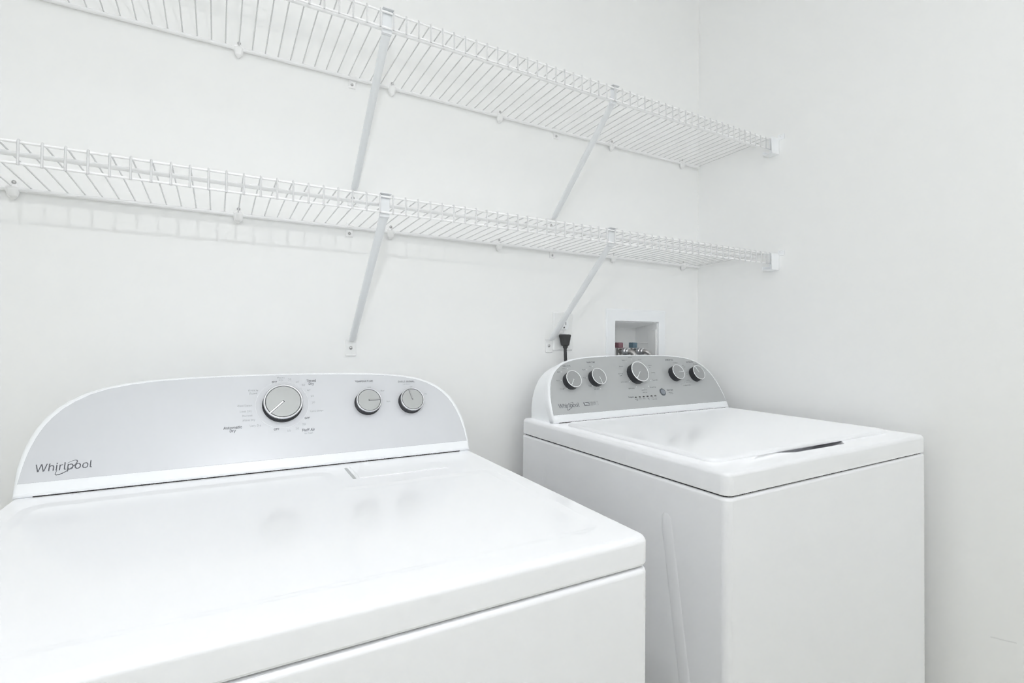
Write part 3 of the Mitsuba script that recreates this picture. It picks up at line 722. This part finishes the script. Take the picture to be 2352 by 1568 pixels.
# wedge shaped right angle plug
px = -0.600
plug = hull([((px - 0.0112, -0.014, 1.1440), 0.0045), ((px + 0.0108, -0.014, 1.1440), 0.0045), ((px - 0.0112, -0.030, 1.1440), 0.0040), ((px + 0.0108, -0.030, 1.1440), 0.0040),
             ((px - 0.0055, -0.016, 1.1180), 0.0040), ((px + 0.0055, -0.016, 1.1180), 0.0040), ((px - 0.0055, -0.030, 1.1180), 0.0035), ((px + 0.0055, -0.030, 1.1180), 0.0035)], 14)
obj('plug', plug, 'plug_rubber', cord, smooth=50)
obj('prongs', cat([box(px - 0.0075, px - 0.0060, -0.012, -0.0080, 1.134, 1.141), box(px + 0.0045, px + 0.0060, -0.012, -0.0080, 1.134, 1.141)]), 'steel', cord, smooth=False)
obj('strain_relief', tube([(px, -0.0235, 1.1190), (px, -0.0235, 1.1160), (px, -0.0235, 1.110), (px, -0.0235, 1.1075)], [0.0078, 0.0078, 0.0074, 0.0060], 16), 'plug_rubber', cord, smooth=40)
obj('cable', tube([(px, -0.0235, 1.112), (px, -0.0235, 1.10), (px + 0.001, -0.0240, 1.07), (px + 0.002, -0.0260, 1.03), (px + 0.004, -0.0270, 0.98), (px + 0.008, -0.0270, 0.90), (px + 0.010, -0.0270, 0.60), (px + 0.012, -0.0270, 0.3)], 0.0046, 14), 'plug_rubber', cord, smooth=True)

# ------------------------------------------------------------------ laundry supply box in the wall
bxk = thing('laundry_box', 'white recessed water supply box with wide frame on the back wall above the washer', 'supply box')
ox0, ox1, oz0, oz1 = -0.4265, -0.1676, 0.945, 1.2320
def ring_loft(o, i, prof):
    """Frame between an outer and an inner outline: rows of (blend 0 outer..1 inner, height)."""
    L = [z3(o * (1 - t) + i * t, n) for t, n in prof]
    return loft(L, cap0=False, cap1=False)
O = rrect(ox0, ox1, oz0, oz1, 0.004, 4)
I = rrect(BX0, BX1, BZ0, BZ1, 0.002, 4)
fm = ring_loft(O, I, [(0, 0), (0, 0.0035), (0.04, 0.0048), (0.12, 0.0055), (0.88, 0.0060), (0.97, 0.0055), (1.0, 0.0040), (1.0, -0.004)])
obj('frame', fm, 'white_plastic', bxk, frame((0, 0, 0), (1, 0, 0), (0, 0, 1), (0, -1, 0)), smooth=35)
D = 0.104
shell = cat([box(BX0 + 0.0005, BX0 + 0.003, 0.0, D, BZ0, BZ1), box(BX1 - 0.003, BX1 - 0.0005, 0.0, D, BZ0, BZ1), box(BX0 + 0.003, BX1 - 0.003, 0.0, D, BZ0 + 0.0005, BZ0 + 0.003), box(BX0 + 0.003, BX1 - 0.003, D - 0.003, D, BZ0 + 0.003, BZ1 - 0.003)])
top_in = trimesh.convex.convex_hull(np.array([(x, y, z) for x in (BX0 + 0.0005, BX1 - 0.0005) for y, z in ((0.0, BZ1 - 0.0005), (D, BZ1 - 0.0005), (0.0, BZ1 - 0.002), (D, BZ1 - 0.018))]))
obj('tray', cat([shell, top_in]), 'box_plastic', bxk, smooth=False)
obj('side_rib', rbox(BX1 - 0.0075, BX1 - 0.003, 0.001, 0.036, BZ0 + 0.003, 1.1700, 0.001), 'box_plastic', bxk, smooth=30)
obj('side_rib', rbox(BX1 - 0.0050, BX1 - 0.003, 0.038, 0.099, 1.1195, 1.1265, 0.0008), 'box_plastic', bxk, smooth=30)
def valve(x, mat, colour, side):
    v = thing('shutoff_valve', f'metal shutoff valve with a {colour} square handle, {side} in the supply box above the washer', 'valve')
    obj('handle', rbox(x - 0.0095, x + 0.0095, 0.018, 0.040, 1.1068, 1.1245, 0.0022), mat, v, smooth=40)
    body = cat([moved(lathe([(0, 0), (0.0095, 0), (0.0095, 0.022), (0.011, 0.024), (0.011, 0.060), (0.0085, 0.064), (0.0085, 0.1175), (0, 0.1175)], 28), frame((x, 0.029, 0.9885), (1, 0, 0), (0, 1, 0), (0, 0, 1))),
                moved(lathe([(0, 0), (0.0080, 0), (0.0080, 0.026), (0.0088, 0.027), (0.0088, 0.034), (0, 0.034)], 24), frame((x, 0.031, 1.0965), (1, 0, 0), (0, 0, 1), (0, -1, 0)))])
    obj('body', body, 'brass_nickel', v, smooth=35)
    return v
valve(-0.3455, 'handle_red', 'red', 'left')
valve(-0.2830, 'handle_blue', 'blue', 'right')
def hose(x, bend, label):
    h = thing('supply_hose', label, 'water hose')
    nut = lathe([(0.006, 0), (0.0115, 0), (0.0122, 0.002), (0.0122, 0.011), (0.0105, 0.013), (0.0098, 0.0135), (0.0098, 0.016), (0.0108, 0.0172), (0.0108, 0.022), (0.009, 0.024), (0.006, 0.024)], 24)
    obj('nut', moved(nut, frame((x, 0.0040, 1.0965), (1, 0, 0), (0, 0, 1), (0, -1, 0))), 'chrome', h, smooth=35)
    P = np.array([(x, -0.012, 1.0965), (x, -0.018, 1.0966), (x + bend * 0.3, -0.026, 1.0960), (x + bend, -0.0335, 1.0900), (x + bend * 1.8, -0.0370, 1.0760), (x + bend * 2.4, -0.0370, 1.0550), (x + bend * 3, -0.0365, 1.00), (x + bend * 3.2, -0.0365, 0.85), (x + bend * 3, -0.0365, 0.55), (x + bend * 3, -0.0365, 0.5)])
    from scipy.interpolate import CubicSpline
    t = np.r_[0, np.cumsum(np.linalg.norm(np.diff(P, axis=0), axis=1))]
    Q = CubicSpline(t, P)(np.linspace(0, t[-1], 260))
    rr = 0.0070 + 0.0005 * np.sin(np.arange(260) * 2.1)
    obj('braided_line', tube(Q, rr, 14), 'braid', h, smooth=True)
hose(-0.3455, 0.006, 'braided steel water hose under the red handled valve')
hose(-0.2830, 0.010, 'braided steel water hose under the blue handled valve')
